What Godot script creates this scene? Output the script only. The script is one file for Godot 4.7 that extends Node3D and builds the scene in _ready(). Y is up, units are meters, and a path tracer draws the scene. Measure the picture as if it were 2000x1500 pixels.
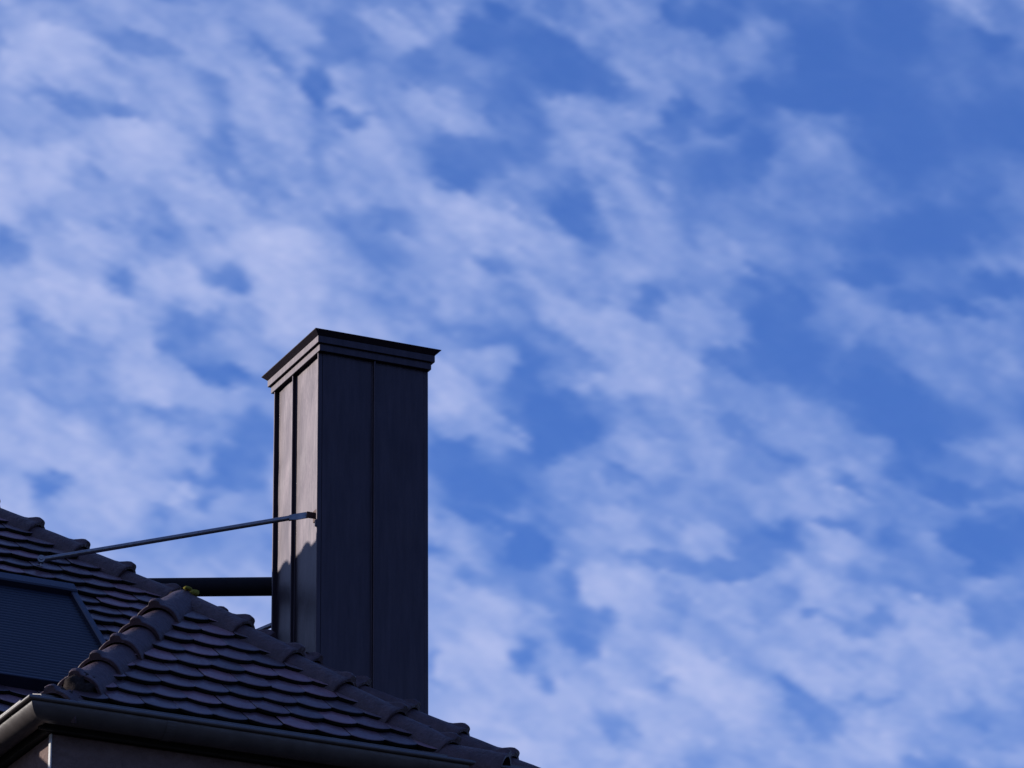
extends Node3D
# A metal-clad chimney on a hipped tile roof, looked up at through a long lens, under a mackerel sky.
# Metres, y up. The house has axes of its own: x along the front eave to the right, z towards the viewer.

const HOUSE_AT := Vector3(-2.2145, 0.0, -20.4453)
const HOUSE_TURN := 27.5
const EAVE := 8.525          # height of the eaves
const MAIN_PITCH := 40.0
const WING_LEFT := 0.14      # eaves and top of the small wing in front
const WING_RIGHT := 2.16
const WING_APEX := Vector3(1.185, 9.560, -1.140)
const HIP_LONG := 0.43
const GUTTER_END := 2.54
const MAIN_RIGHT := 4.425     # right eave of the main roof
const MAIN_FRONT := -1.18    # front eave of the main roof
const MAIN_TOP := -4.75       # where the front hips meet the ridge
const SUN_AZIMUTH := -74.0
const SUN_HEIGHT := 17.0

var mats := {}
var noises := {}
var rng := RandomNumberGenerator.new()


func _ready() -> void:
	rng.seed = 77
	make_camera()
	make_sky()
	make_sun()
	make_materials()
	make_ground()
	var house := make_house()
	make_chimney()
	make_roof_window()
	make_braces()
	make_flue_pipe()


# ---------------------------------------------------------------- camera, sky, sun

func compass(az: float, el := 0.0) -> Vector3:   # azimuth clockwise from -z, both in degrees
	var a := deg_to_rad(az)
	var e := deg_to_rad(el)
	return Vector3(sin(a) * cos(e), sin(e), -cos(a) * cos(e))


func make_camera() -> void:
	var cam := Camera3D.new()
	cam.name = "camera"
	cam.fov = rad_to_deg(2.0 * atan(750.0 / 9000.0))
	cam.near = 0.1
	cam.far = 4000.0
	cam.position = Vector3(0, 1.6, 0)
	cam.rotation_order = EULER_ORDER_YXZ
	cam.rotation_degrees = Vector3(22.5, 0.0, -0.5)
	add_child(cam)
	cam.current = true


func make_sun() -> void:
	var sun := DirectionalLight3D.new()
	sun.name = "sun"
	sun.light_energy = 1.6
	sun.light_color = Color(1.0, 0.978, 0.95)
	sun.light_angular_distance = 0.5
	sun.shadow_enabled = true
	add_child(sun)
	sun.look_at_from_position(Vector3.ZERO, -compass(SUN_AZIMUTH, SUN_HEIGHT))


var sky_warp: FastNoiseLite
var sky_tuft: FastNoiseLite
var sky_fine: FastNoiseLite
var sky_cells: FastNoiseLite
const SKY_AZ := 14.0         # the finely drawn part of the sky: azimuth to either side, and heights
const SKY_LOW := 8.0
const SKY_HIGH := 40.0
const CELL := 0.05
var puff_sum := PackedFloat32Array()
var puff_weight := PackedFloat32Array()
var cells_across := 0
var cells_up := 0


func sky_noise(s: int, octaves: int) -> FastNoiseLite:
	var n := FastNoiseLite.new()
	n.noise_type = FastNoiseLite.TYPE_SIMPLEX_SMOOTH
	n.seed = s
	n.frequency = 1.0
	n.fractal_type = FastNoiseLite.FRACTAL_FBM
	n.fractal_octaves = octaves
	n.fractal_gain = 0.55
	return n


func puffs(list: Array) -> void:
	# each: azimuth, height, half width, half height (degrees), tilt clockwise, how thick the cloud is there
	for p in list:
		var thick: float = p[5]
		var ra: float = p[2]
		var re: float = p[3]
		if thick < 0.4:
			ra *= 1.0
			re *= 1.0
		var tilt := deg_to_rad(p[4])
		var c := cos(tilt)
		var s := sin(tilt)
		var reach := maxf(ra, re) * 3.4
		var squeeze := cos(deg_to_rad(p[1]))
		var x0 := maxi(0, int((p[0] - reach / squeeze + SKY_AZ) / CELL))
		var x1 := mini(cells_across - 1, int((p[0] + reach / squeeze + SKY_AZ) / CELL))
		var y0 := maxi(0, int((p[1] - reach - SKY_LOW) / CELL))
		var y1 := mini(cells_up - 1, int((p[1] + reach - SKY_LOW) / CELL))
		for y in range(y0, y1 + 1):
			var dy: float = p[1] - (SKY_LOW + y * CELL)
			for x in range(x0, x1 + 1):
				var dx: float = (-SKY_AZ + x * CELL - p[0]) * squeeze
				var u := (dx * c + dy * s) / ra
				var w := (-dx * s + dy * c) / re
				if thick > 0.4:
					w *= 1.55 if w < 0.0 else 0.82
					u *= 1.12 if u > 0.0 else 0.95
				var g := pow(1.0 + 0.7 * (u * u + w * w), -3.4)
				if thick < 0.5:
					g *= 1.4   # the gaps between puffs stay open
				var i := y * cells_across + x
				puff_sum[i] += g * thick
				puff_weight[i] += g


func cloud_at(az: float, el: float, fine: bool) -> float:
	var d := compass(az, el)
	# axes of the cloud streets: they slope down to the right
	var q := Vector3(d.dot(Vector3(0.878, -0.443, 0.18)), d.dot(Vector3(0.479, 0.812, 0.33)), d.dot(Vector3(0.0, 0.376, -0.927)))
	var usual := 0.40 + 0.22 * cos(deg_to_rad(az - SUN_AZIMUTH)) - 0.018 * az * exp(-az * az / 400.0) + 0.014 * clampf(22.0 - el, -12.0, 8.0)
	usual = clampf(usual, 0.06, 0.68)
	var tuft := sky_tuft.get_noise_3d(q.x * 66.0, q.y * 112.0, q.z * 90.0)
	var bank := sky_fine.get_noise_3d(q.x * 22.0, q.y * 38.0, q.z * 30.0)
	usual = clampf(usual + 0.55 * bank, 0.0, 0.9)
	var t := usual
	if fine:
		var wu := sky_warp.get_noise_3d(q.x * 88.0, q.y * 150.0, q.z * 90.0 + 7.0) * 0.2
		var wv := sky_warp.get_noise_3d(q.x * 88.0 + 31.0, q.y * 150.0, q.z * 90.0) * 0.17
		var fx := (az + wu / cos(deg_to_rad(el)) + SKY_AZ) / CELL
		var fy := (el + wv - SKY_LOW) / CELL
		var x := clampi(int(fx), 0, cells_across - 2)
		var y := clampi(int(fy), 0, cells_up - 2)
		var kx := clampf(fx - x, 0.0, 1.0)
		var ky := clampf(fy - y, 0.0, 1.0)
		var i := y * cells_across + x
		var s := lerpf(lerpf(puff_sum[i], puff_sum[i + 1], kx), lerpf(puff_sum[i + cells_across], puff_sum[i + cells_across + 1], kx), ky)
		var w := lerpf(lerpf(puff_weight[i], puff_weight[i + 1], kx), lerpf(puff_weight[i + cells_across], puff_weight[i + cells_across + 1], kx), ky)
		t = (s + usual * 0.05) / (w + 0.05)
		t += 0.05 * sky_fine.get_noise_3d(q.x * 230.0, q.y * 340.0, q.z * 230.0) * clampf(t * 2.2, 0.15, 1.0)
	var small := sky_tuft.get_noise_3d(q.x * 118.0 + 9.0, q.y * 190.0, q.z * 150.0)
	# rounded cells, pulled about a little, part the sheet into separate puffs
	var sway := sky_fine.get_noise_3d(q.x * 60.0, q.y * 90.0 + 5.0, q.z * 60.0)
	var cell := -sky_cells.get_noise_3d(q.x * 62.0 + sway * 0.9, q.y * 104.0 - sway * 0.7, q.z * 40.0 + tuft * 0.6) - 0.45
	t += (0.16 * tuft + 0.07 * small + 0.27 * cell) * clampf(t * 2.0, 0.10, 1.0) * clampf(1.5 - t, 0.35, 1.0)
	t = (t - 0.48) * 1.02 + 0.48
	return clampf(t, 0.0, 1.0) if t > 0.08 else 0.08 * exp(minf(0.0, (t - 0.08) / 0.08))


func sky_color(az: float, el: float, t: float) -> Color:
	# the blue deepens upwards; clouds are near white with a cold cast
	var low := clampf((27.5 - el) / 10.0 * 0.8 + (7.0 - clampf(az, -20.0, 20.0)) / 14.0 * 0.2, -0.6, 1.5)
	var blue := Color(0.252, 0.410, 0.728).lerp(Color(0.308, 0.486, 0.818), low)
	var milk := clampf((10.0 - el) / 10.0, 0.0, 1.0)
	blue = blue.lerp(Color(0.56, 0.66, 0.86), milk * 0.7)
	return blue.lerp(Color(0.700, 0.748, 0.928), t)


func make_sky() -> void:
	sky_warp = sky_noise(11, 4)
	sky_tuft = sky_noise(23, 4)
	sky_fine = sky_noise(37, 3)
	sky_cells = sky_noise(41, 1)
	sky_cells.noise_type = FastNoiseLite.TYPE_CELLULAR
	sky_cells.fractal_type = FastNoiseLite.FRACTAL_NONE
	sky_cells.cellular_return_type = FastNoiseLite.RETURN_DISTANCE
	sky_cells.cellular_jitter = 1.0
	cells_across = int(2.0 * SKY_AZ / CELL) + 1
	cells_up = int((SKY_HIGH - SKY_LOW) / CELL) + 1
	puff_sum.resize(cells_across * cells_up)
	puff_weight.resize(cells_across * cells_up)
	puffs([
		[-6.4, 26.66, 0.61, 0.32, 0, 0.85], [-6.44, 26.76, 0.25, 0.16, 0, 0.95], [-6.49, 25.21, 0.54, 0.29, 0, 0.88], [-5, 25.6, 0.41, 0.25, 20, 0.86], [-5.24, 25.41, 0.25, 0.29, 0, 0.85], [-6.93, 24.84, 0.32, 0.25, 0, 0.85],
		[-4.5, 25.01, 0.38, 0.22, 30, 0.75], [-4.17, 24.73, 0.57, 0.22, 25, 0.76], [-3.5, 26.14, 0.38, 0.29, 40, 0.68], [-3.21, 25.67, 0.38, 0.38, 0, 0.66], [-4, 26.57, 0.38, 0.19, 25, 0.62], [-4.76, 25.99, 0.25, 0.19, 0, 0.6],
		[-5.9, 24.25, 0.38, 0.25, 0, 0.74], [-3.16, 24.24, 0.45, 0.25, 20, 0.92], [-3.22, 24.02, 0.35, 0.25, 0, 0.88], [-2.64, 24.88, 0.25, 0.19, 0, 0.68], [-5.57, 27.07, 0.83, 0.18, 0, 0.58], [-3.09, 26.97, 0.32, 0.19, 20, 0.6],
		[-6.58, 25.84, 0.38, 0.19, 10, 0.62], [-6.91, 27.02, 0.19, 0.19, 0, 0.66], [-5.77, 24.66, 0.38, 0.19, 20, 0.62], [-5.22, 24.68, 0.32, 0.13, 25, 0.6], [-4.41, 25.9, 0.16, 0.13, 0, 0.58], [-5.1, 26.67, 0.38, 0.1, 5, 0.32],
		[-2.62, 26.18, 0.13, 0.25, 0, 0.12], [-3.91, 25.41, 0.14, 0.29, 0, 0.28], [-6.17, 25.95, 0.38, 0.1, 15, 0.32], [-5.32, 25.85, 0.22, 0.08, 10, 0.3], [-5.79, 25.07, 0.19, 0.11, 20, 0.42], [-5.42, 24.48, 0.25, 0.09, 0, 0.45],
		[-6.86, 24.15, 0.16, 0.16, 0, 0.25], [-3.29, 26.56, 0.25, 0.09, 40, 0.22], [-2.38, 26.88, 0.19, 0.14, 0, 0.25], [-3.34, 24.88, 0.22, 0.11, 20, 0.4], [-4.34, 24.32, 0.19, 0.11, 0, 0.45], [-3.92, 26.16, 0.19, 0.16, 40, 0.36],
		[-2.58, 25.42, 0.19, 0.13, 0, 0.3], [-5.07, 24.46, 0.1, 0.06, 0, 0.42], [-7.04, 26.76, 0.08, 0.38, 0, 0.5], [-1.45, 26.92, 0.32, 0.22, 10, 0.66], [-1.1, 27.02, 0.32, 0.19, 0, 0.6], [-1.95, 26.32, 0.25, 0.25, 0, 0.52],
		[-0.96, 25.97, 0.51, 0.2, 15, 0.6], [-0.53, 26.48, 0.25, 0.13, 20, 0.34], [-0.25, 26.38, 0.13, 0.1, 0, 0.3],
	])
	puffs([
		[-2.05, 25.46, 0.29, 0.35, 0, 0.68], [-1.8, 25.18, 0.38, 0.25, 0, 0.6], [1.09, 25.89, 0.57, 0.2, 15, 0.58], [1.44, 25.69, 0.32, 0.16, 10, 0.55], [0.94, 25.38, 0.32, 0.11, 15, 0.6], [1.5, 25.06, 0.64, 0.22, 35, 0.62],
		[2.12, 24.63, 0.45, 0.14, 40, 0.58], [-0.26, 24.6, 0.45, 0.22, 25, 0.8], [0.09, 24.41, 0.51, 0.19, 30, 0.74], [-0.47, 24.29, 0.45, 0.19, 10, 0.66], [0.06, 24.98, 0.22, 0.11, 10, 0.5], [1.54, 26.86, 0.64, 0.25, 10, 0.46],
		[1.83, 27.08, 0.29, 0.16, 0, 0.52], [2.1, 26.6, 0.32, 0.22, 0, 0.48], [2.02, 26.28, 0.38, 0.19, 10, 0.45], [0.38, 25.68, 0.19, 0.19, 0, 0.2], [-0.13, 27.14, 0.16, 0.1, 0, 0.05], [-0.56, 26.89, 0.25, 0.11, 0, 0.1],
		[0.61, 26.69, 0.41, 0.19, 10, 0.04], [0.75, 26.37, 0.38, 0.19, 20, 0.04], [0.03, 26.03, 0.19, 0.25, 20, 0.16], [-0.46, 25.37, 0.45, 0.16, 10, 0.14], [-0.75, 25.11, 0.32, 0.13, 0, 0.1], [0.83, 24.69, 0.25, 0.22, 30, 0.08],
		[0.93, 24.46, 0.25, 0.11, 40, 0.1], [2.36, 25.86, 0.14, 0.32, 0, 0.06], [2.22, 27.07, 0.1, 0.19, 30, 0.1], [-1.59, 24.57, 0.22, 0.1, 10, 0.28], [-2.16, 25.81, 0.22, 0.08, 0, 0.2], [-1.27, 26.48, 0.22, 0.13, 0, 0.2],
		[2.43, 24.43, 0.25, 0.14, 45, 0.1], [1.38, 26.17, 0.45, 0.09, 15, 0.12], [2, 25.33, 0.38, 0.06, 30, 0.25], [-2.16, 26.66, 0.22, 0.13, 0, 0.25], [2.77, 26.42, 0.45, 0.25, 0, 0.4], [3.45, 26.69, 0.18, 0.29, -10, 0.38],
		[3.16, 26.51, 0.25, 0.25, 0, 0.38], [3.8, 26.49, 0.16, 0.1, 20, 0.2], [4.04, 25.62, 0.38, 0.14, 5, 0.36], [4.25, 25.39, 0.32, 0.25, 20, 0.44], [4.02, 25.09, 0.38, 0.16, 0, 0.34], [4.44, 25.01, 0.38, 0.25, 30, 0.3],
		[4.91, 24.61, 0.32, 0.13, 40, 0.24], [3.87, 24.68, 0.45, 0.16, 10, 0.36], [2.6, 24.37, 0.45, 0.16, 40, 0.54],
	])
	puffs([
		[3.03, 24.55, 0.51, 0.13, 10, 0.32], [3.5, 24.18, 0.45, 0.16, 10, 0.34], [4.12, 24, 0.38, 0.1, 10, 0.3], [6.99, 26.88, 0.29, 0.14, 20, 0.26], [6.34, 26.5, 0.38, 0.19, 30, 0.15], [6.85, 24.58, 0.19, 0.32, 0, 0.26],
		[6.11, 24.94, 0.32, 0.16, 20, 0.17], [2.5, 25.7, 0.38, 0.08, -10, 0.16], [3.89, 27.05, 0.32, 0.08, 0, 0.1], [4.56, 26.17, 0.25, 0.06, 10, 0.06], [4.92, 26.32, 0.32, 0.09, 30, 0.07], [2.58, 26.14, 0.19, 0.13, 0, 0.3],
		[4.29, 26.53, 0.32, 0.38, 0, 0], [4.62, 26.01, 0.51, 0.25, 0, 0], [5.36, 26.74, 0.38, 0.38, 0, 0.03], [5.36, 25.22, 0.51, 0.38, 0, 0.03], [6.62, 26.55, 0.19, 0.13, 0, 0.03], [3.57, 26.05, 0.38, 0.13, 10, 0.03],
		[3.4, 25.3, 0.25, 0.22, 0, 0.04], [2.83, 25.12, 0.25, 0.16, 20, 0.1], [5.59, 24.26, 0.57, 0.25, 0, 0.03], [2.82, 26.96, 0.38, 0.16, 0, 0.06], [5.31, 25.73, 0.38, 0.25, 0, 0.04], [6.35, 25.49, 0.51, 0.19, 0, 0.06],
		[6.28, 24.29, 0.38, 0.13, 0, 0.06], [2.99, 25.69, 0.25, 0.1, 0, 0.06], [-5.77, 23.62, 0.45, 0.22, 20, 0.9], [-6.15, 23.45, 0.64, 0.19, 15, 0.82], [-5.46, 23.4, 0.45, 0.22, 15, 0.76], [-6.82, 23.08, 0.18, 0.32, 0, 0.8],
		[-5, 22.91, 0.25, 0.35, 20, 0.8], [-4.82, 22.59, 0.38, 0.22, 20, 0.8], [-4.3, 22.41, 0.45, 0.18, 35, 0.74], [-4.64, 23.77, 0.38, 0.18, 20, 0.84], [-4.36, 23.78, 0.25, 0.16, 20, 0.84], [-3.05, 23.74, 0.38, 0.29, 0, 0.86],
		[-2.77, 23.9, 0.19, 0.25, 0, 0.84], [-3.45, 23, 0.32, 0.14, 20, 0.64], [-3.03, 22.88, 0.32, 0.19, 0, 0.62], [-6.09, 21.67, 0.45, 0.22, 20, 0.78], [-5.47, 21.44, 0.57, 0.18, 20, 0.82], [-4.31, 21.59, 0.45, 0.16, 30, 0.66],
		[-5.25, 21.06, 0.57, 0.22, 0, 0.78], [-4.58, 21.14, 0.32, 0.16, 0, 0.74], [-4.15, 21.85, 0.32, 0.11, 20, 0.6],
	])
	puffs([
		[-3.92, 22.36, 0.51, 0.14, 10, 0.62], [-6.67, 21.09, 0.22, 0.25, 0, 0.82], [-6.57, 22.04, 0.32, 0.38, 0, 0.72], [-6.91, 23.55, 0.25, 0.19, 0, 0.72], [-3.83, 20.99, 0.38, 0.13, 0, 0.55], [-4.32, 22.03, 0.25, 0.09, 20, 0.5],
		[-3.66, 23.38, 0.38, 0.16, 0, 0.6], [-6.51, 23.12, 0.16, 0.13, 20, 0.32], [-6.56, 22.67, 0.13, 0.13, 0, 0.35], [-5.26, 23.74, 0.13, 0.09, 20, 0.28], [-3.79, 23.79, 0.19, 0.1, 10, 0.24], [-4.52, 23.17, 0.19, 0.19, 30, 0.3],
		[-4.62, 22.98, 0.13, 0.16, 30, 0.25], [-3.86, 22.6, 0.32, 0.09, 10, 0.1], [-3.73, 21.44, 0.22, 0.25, 0, 0.12], [-4.6, 22.06, 0.32, 0.09, 15, 0.3], [-6.14, 21.17, 0.18, 0.14, 0, 0.15], [-3.5, 21.79, 0.19, 0.29, 0, 0.2],
		[-3.97, 21.28, 0.38, 0.09, 0, 0.15], [-5.98, 22.5, 0.45, 0.19, 0, 0.48], [-5.49, 22.26, 0.25, 0.13, 0, 0.48], [-6.47, 22.8, 0.38, 0.1, 10, 0.4], [-4.01, 23.25, 0.14, 0.13, 0, 0.3], [-4.17, 21.02, 0.19, 0.09, 0, 0.2],
		[-4.64, 20.88, 0.13, 0.06, 0, 0.35], [-4.25, 21.72, 0.13, 0.09, 30, 0.35], [-3.37, 22.56, 0.13, 0.06, 0, 0.3], [-0.72, 23.71, 0.32, 0.19, 10, 0.66], [-0.48, 23.52, 0.38, 0.16, 10, 0.55], [0.08, 23.58, 0.25, 0.19, 0, 0.42],
		[0.91, 23.32, 0.32, 0.19, 20, 0.76], [1.25, 23.12, 0.38, 0.22, 30, 0.72], [1.73, 22.92, 0.38, 0.22, 40, 0.8], [1.65, 22.54, 0.45, 0.19, 0, 0.84], [2.2, 22.47, 0.32, 0.19, 40, 0.74], [1.85, 22.16, 0.32, 0.16, 0, 0.5],
		[2.47, 22.21, 0.25, 0.19, 0, 0.56], [-0.83, 22.63, 0.32, 0.18, 30, 0.78], [-0.79, 22.35, 0.22, 0.22, 0, 0.8], [-0.48, 22.82, 0.32, 0.16, 20, 0.6], [-0.07, 22.82, 0.19, 0.13, 10, 0.5], [-0.28, 21.99, 0.29, 0.16, 50, 0.6],
		[0.06, 21.8, 0.16, 0.14, 40, 0.5], [-0.69, 22.06, 0.25, 0.11, 0, 0.5], [1.57, 21.65, 0.38, 0.11, -10, 0.5],
	])
	puffs([
		[2.11, 21.64, 0.45, 0.16, 20, 0.62], [2.66, 21.5, 0.25, 0.16, 0, 0.58], [0.74, 21.41, 0.38, 0.13, -10, 0.4], [1.08, 21.34, 0.25, 0.13, 20, 0.42], [1.4, 23.72, 0.38, 0.16, 10, 0.5], [-1.52, 23.71, 0.32, 0.25, 0, 0.5],
		[-1.79, 23.2, 0.38, 0.16, 0, 0.66], [-2.14, 23.46, 0.25, 0.16, 0, 0.62], [-1.17, 23.08, 0.25, 0.13, 0, 0.5], [0.12, 21.03, 0.22, 0.13, 0, 0.46], [1.35, 21.15, 0.38, 0.13, 10, 0.42], [2.04, 21.26, 0.25, 0.09, 0, 0.4],
		[2.12, 22.02, 0.38, 0.13, 0, 0.42], [0.48, 22.18, 0.32, 0.19, 0, 0.02], [0.61, 21.92, 0.38, 0.16, 0, 0], [0.4, 21.67, 0.38, 0.14, -15, 0.02], [0.28, 22.72, 0.14, 0.19, 0, 0.08], [0.14, 22.44, 0.16, 0.13, 20, 0.12],
		[-0.83, 21.65, 0.29, 0.14, 0, 0.06], [-0.49, 21.36, 0.38, 0.16, 10, 0.03], [-0.26, 24, 0.25, 0.09, 10, 0.26], [1.89, 23.59, 0.16, 0.11, 0, 0.18], [-0.48, 23.2, 0.16, 0.08, 0, 0.25], [0.83, 22.75, 0.16, 0.16, 30, 0.3],
		[1.74, 23.43, 0.19, 0.09, 20, 0.28], [-0.35, 21.17, 0.38, 0.13, 0, 0.03], [1.43, 21.4, 0.19, 0.08, 20, 0.25], [-0.69, 23.2, 0.19, 0.06, 0, 0.3], [2.58, 23.48, 0.25, 0.16, 20, 0.52], [2.85, 23.28, 0.32, 0.18, 20, 0.5],
		[2.44, 23.67, 0.25, 0.13, 0, 0.36], [4.45, 23.52, 0.22, 0.13, 30, 0.44], [4.17, 23.56, 0.25, 0.06, 10, 0.22], [4.71, 23.22, 0.45, 0.18, 20, 0.42], [5.39, 23, 0.51, 0.16, 20, 0.4], [5.94, 22.98, 0.32, 0.14, 10, 0.4],
		[6.55, 23.01, 0.25, 0.16, 10, 0.4], [6.19, 22.52, 0.45, 0.22, 20, 0.36], [6.6, 22.63, 0.25, 0.16, 0, 0.42], [3.43, 22.25, 0.25, 0.11, 35, 0.36], [3.77, 22.04, 0.32, 0.16, 30, 0.42], [4.23, 21.58, 0.32, 0.16, 10, 0.5],
		[4.64, 21.63, 0.32, 0.14, 20, 0.42], [3.88, 21.21, 0.25, 0.14, 20, 0.56], [4.21, 21.01, 0.32, 0.13, 20, 0.5],
	])
	puffs([
		[2.66, 21.63, 0.32, 0.25, 20, 0.58], [2.41, 22.53, 0.19, 0.32, 30, 0.58], [2.89, 22.39, 0.25, 0.25, 40, 0.36], [6.4, 21.5, 0.45, 0.14, 5, 0.46], [6.66, 21.36, 0.19, 0.14, 0, 0.5], [5.92, 21.33, 0.38, 0.11, 0, 0.26],
		[6.57, 20.82, 0.32, 0.09, 0, 0.42], [5.9, 23.65, 0.38, 0.1, 15, 0.2], [5.02, 20.98, 0.32, 0.11, 30, 0.4], [3.06, 21.11, 0.32, 0.13, 0, 0.46], [4.4, 22.5, 0.19, 0.09, 10, 0.16], [3.27, 21.49, 0.38, 0.16, 0, 0.32],
		[5.51, 22.68, 0.38, 0.09, 20, 0.3], [3.46, 23.13, 0.25, 0.38, 0, 0.03], [3.86, 22.74, 0.38, 0.32, 0, 0.02], [3.82, 23.38, 0.16, 0.19, 0, 0.05], [4.94, 22.26, 0.57, 0.25, 20, 0], [5.33, 21.8, 0.51, 0.25, 30, 0],
		[3.35, 23.71, 0.25, 0.13, 0, 0.1], [5.77, 21.02, 0.38, 0.1, 0, 0.05], [5.31, 21.29, 0.25, 0.16, 30, 0.03], [2.9, 22.83, 0.22, 0.11, 10, 0.12], [3.03, 22.64, 0.25, 0.09, 20, 0.1], [4.82, 22.71, 0.25, 0.13, 0, 0.08],
		[6.09, 23.29, 0.38, 0.09, 20, 0.06], [5.41, 23.38, 0.25, 0.1, 20, 0.08], [3.61, 21.54, 0.25, 0.06, 10, 0.12], [4.42, 21.13, 0.19, 0.06, 20, 0.16], [2.88, 22.01, 0.19, 0.08, 30, 0.22], [4.87, 23.78, 0.38, 0.1, 0, 0.06],
		[6.51, 23.52, 0.38, 0.1, 0, 0.05], [-0.49, 20.66, 0.25, 0.11, 30, 0.44], [-0.29, 20.5, 0.22, 0.14, 50, 0.38], [-0.83, 20.53, 0.25, 0.16, 10, 0.46], [-0.3, 19.7, 0.45, 0.18, 10, 0.76], [-0.7, 19.64, 0.32, 0.18, 0, 0.7],
		[-0.5, 19.2, 0.38, 0.22, 0, 0.88], [-0.7, 19.01, 0.25, 0.25, 0, 0.84], [-0.03, 18.75, 0.38, 0.25, 45, 0.82], [-0.37, 18.37, 0.51, 0.29, 10, 0.82], [0.36, 18.37, 0.38, 0.22, 30, 0.76], [0.93, 20.39, 0.32, 0.11, -10, 0.5],
		[1.4, 20, 0.35, 0.19, 10, 0.88], [1.66, 19.81, 0.38, 0.16, 30, 0.72], [1.21, 20.67, 0.45, 0.1, -10, 0.56],
	])
	puffs([
		[2.5, 20.55, 0.25, 0.18, 10, 0.68], [2.69, 20.36, 0.25, 0.09, 20, 0.5], [1.79, 19.3, 0.45, 0.18, 10, 0.76], [1.18, 19.05, 0.45, 0.18, 10, 0.72], [0.77, 18.8, 0.38, 0.19, 20, 0.74], [1.5, 18.54, 0.57, 0.18, 5, 0.8],
		[2.52, 18.9, 0.38, 0.22, 25, 0.9], [2.85, 18.64, 0.38, 0.25, 30, 0.86], [2.17, 18.21, 0.45, 0.22, 0, 0.8], [0.63, 18.24, 0.38, 0.22, 30, 0.8], [0.36, 17.92, 0.51, 0.16, 10, 0.84], [1.62, 17.84, 0.38, 0.11, 0, 0.76],
		[0.96, 17.92, 0.25, 0.13, 0, 0.74], [-1.04, 20.09, 0.19, 0.16, 0, 0.66], [-0.9, 19.96, 0.25, 0.13, 20, 0.6], [2.74, 19.78, 0.32, 0.14, 10, 0.64], [2.21, 20.05, 0.25, 0.11, 0, 0.55], [0.24, 19.7, 0.19, 0.1, 30, 0.6],
		[-0.31, 17.8, 0.38, 0.09, 20, 0.6], [2.67, 19.47, 0.38, 0.19, 0, 0.62], [2.27, 19.6, 0.25, 0.16, 0, 0.6], [0.19, 20.49, 0.25, 0.19, 0, 0.02], [0.05, 20.34, 0.22, 0.1, 0, 0.03], [-0.42, 20.85, 0.38, 0.09, 20, 0.06],
		[0.91, 19.28, 0.19, 0.19, 0, 0.12], [0.17, 19.1, 0.14, 0.18, 50, 0.14], [0.37, 18.81, 0.09, 0.14, 30, 0.3], [1.36, 18.23, 0.14, 0.25, 0, 0.34], [0.85, 19.57, 0.32, 0.08, 0, 0.24], [-1.11, 20.44, 0.19, 0.06, 0, 0.16],
		[-1.07, 19.01, 0.06, 0.13, 0, 0.4], [2.22, 20.24, 0.25, 0.06, 10, 0.26], [-0.56, 20.09, 0.16, 0.09, 20, 0.3], [2.89, 20.13, 0.32, 0.08, -10, 0.22], [0.72, 20.07, 0.1, 0.14, 0, 0.2], [2.27, 19.73, 0.1, 0.14, 30, 0.36],
		[2.04, 18.72, 0.25, 0.05, 0, 0.5], [0.05, 21.04, 0.32, 0.09, 0, 0.04], [1.81, 20.31, 0.38, 0.05, 10, 0.34], [4.32, 20.38, 0.25, 0.18, 20, 0.62], [4.65, 20.24, 0.25, 0.14, 20, 0.44], [4.36, 19.8, 0.29, 0.22, 10, 0.68],
		[4.7, 19.85, 0.25, 0.13, 20, 0.56], [5.47, 20.4, 0.22, 0.14, 40, 0.46], [5.73, 20.2, 0.22, 0.09, 30, 0.3],
	])
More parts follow.
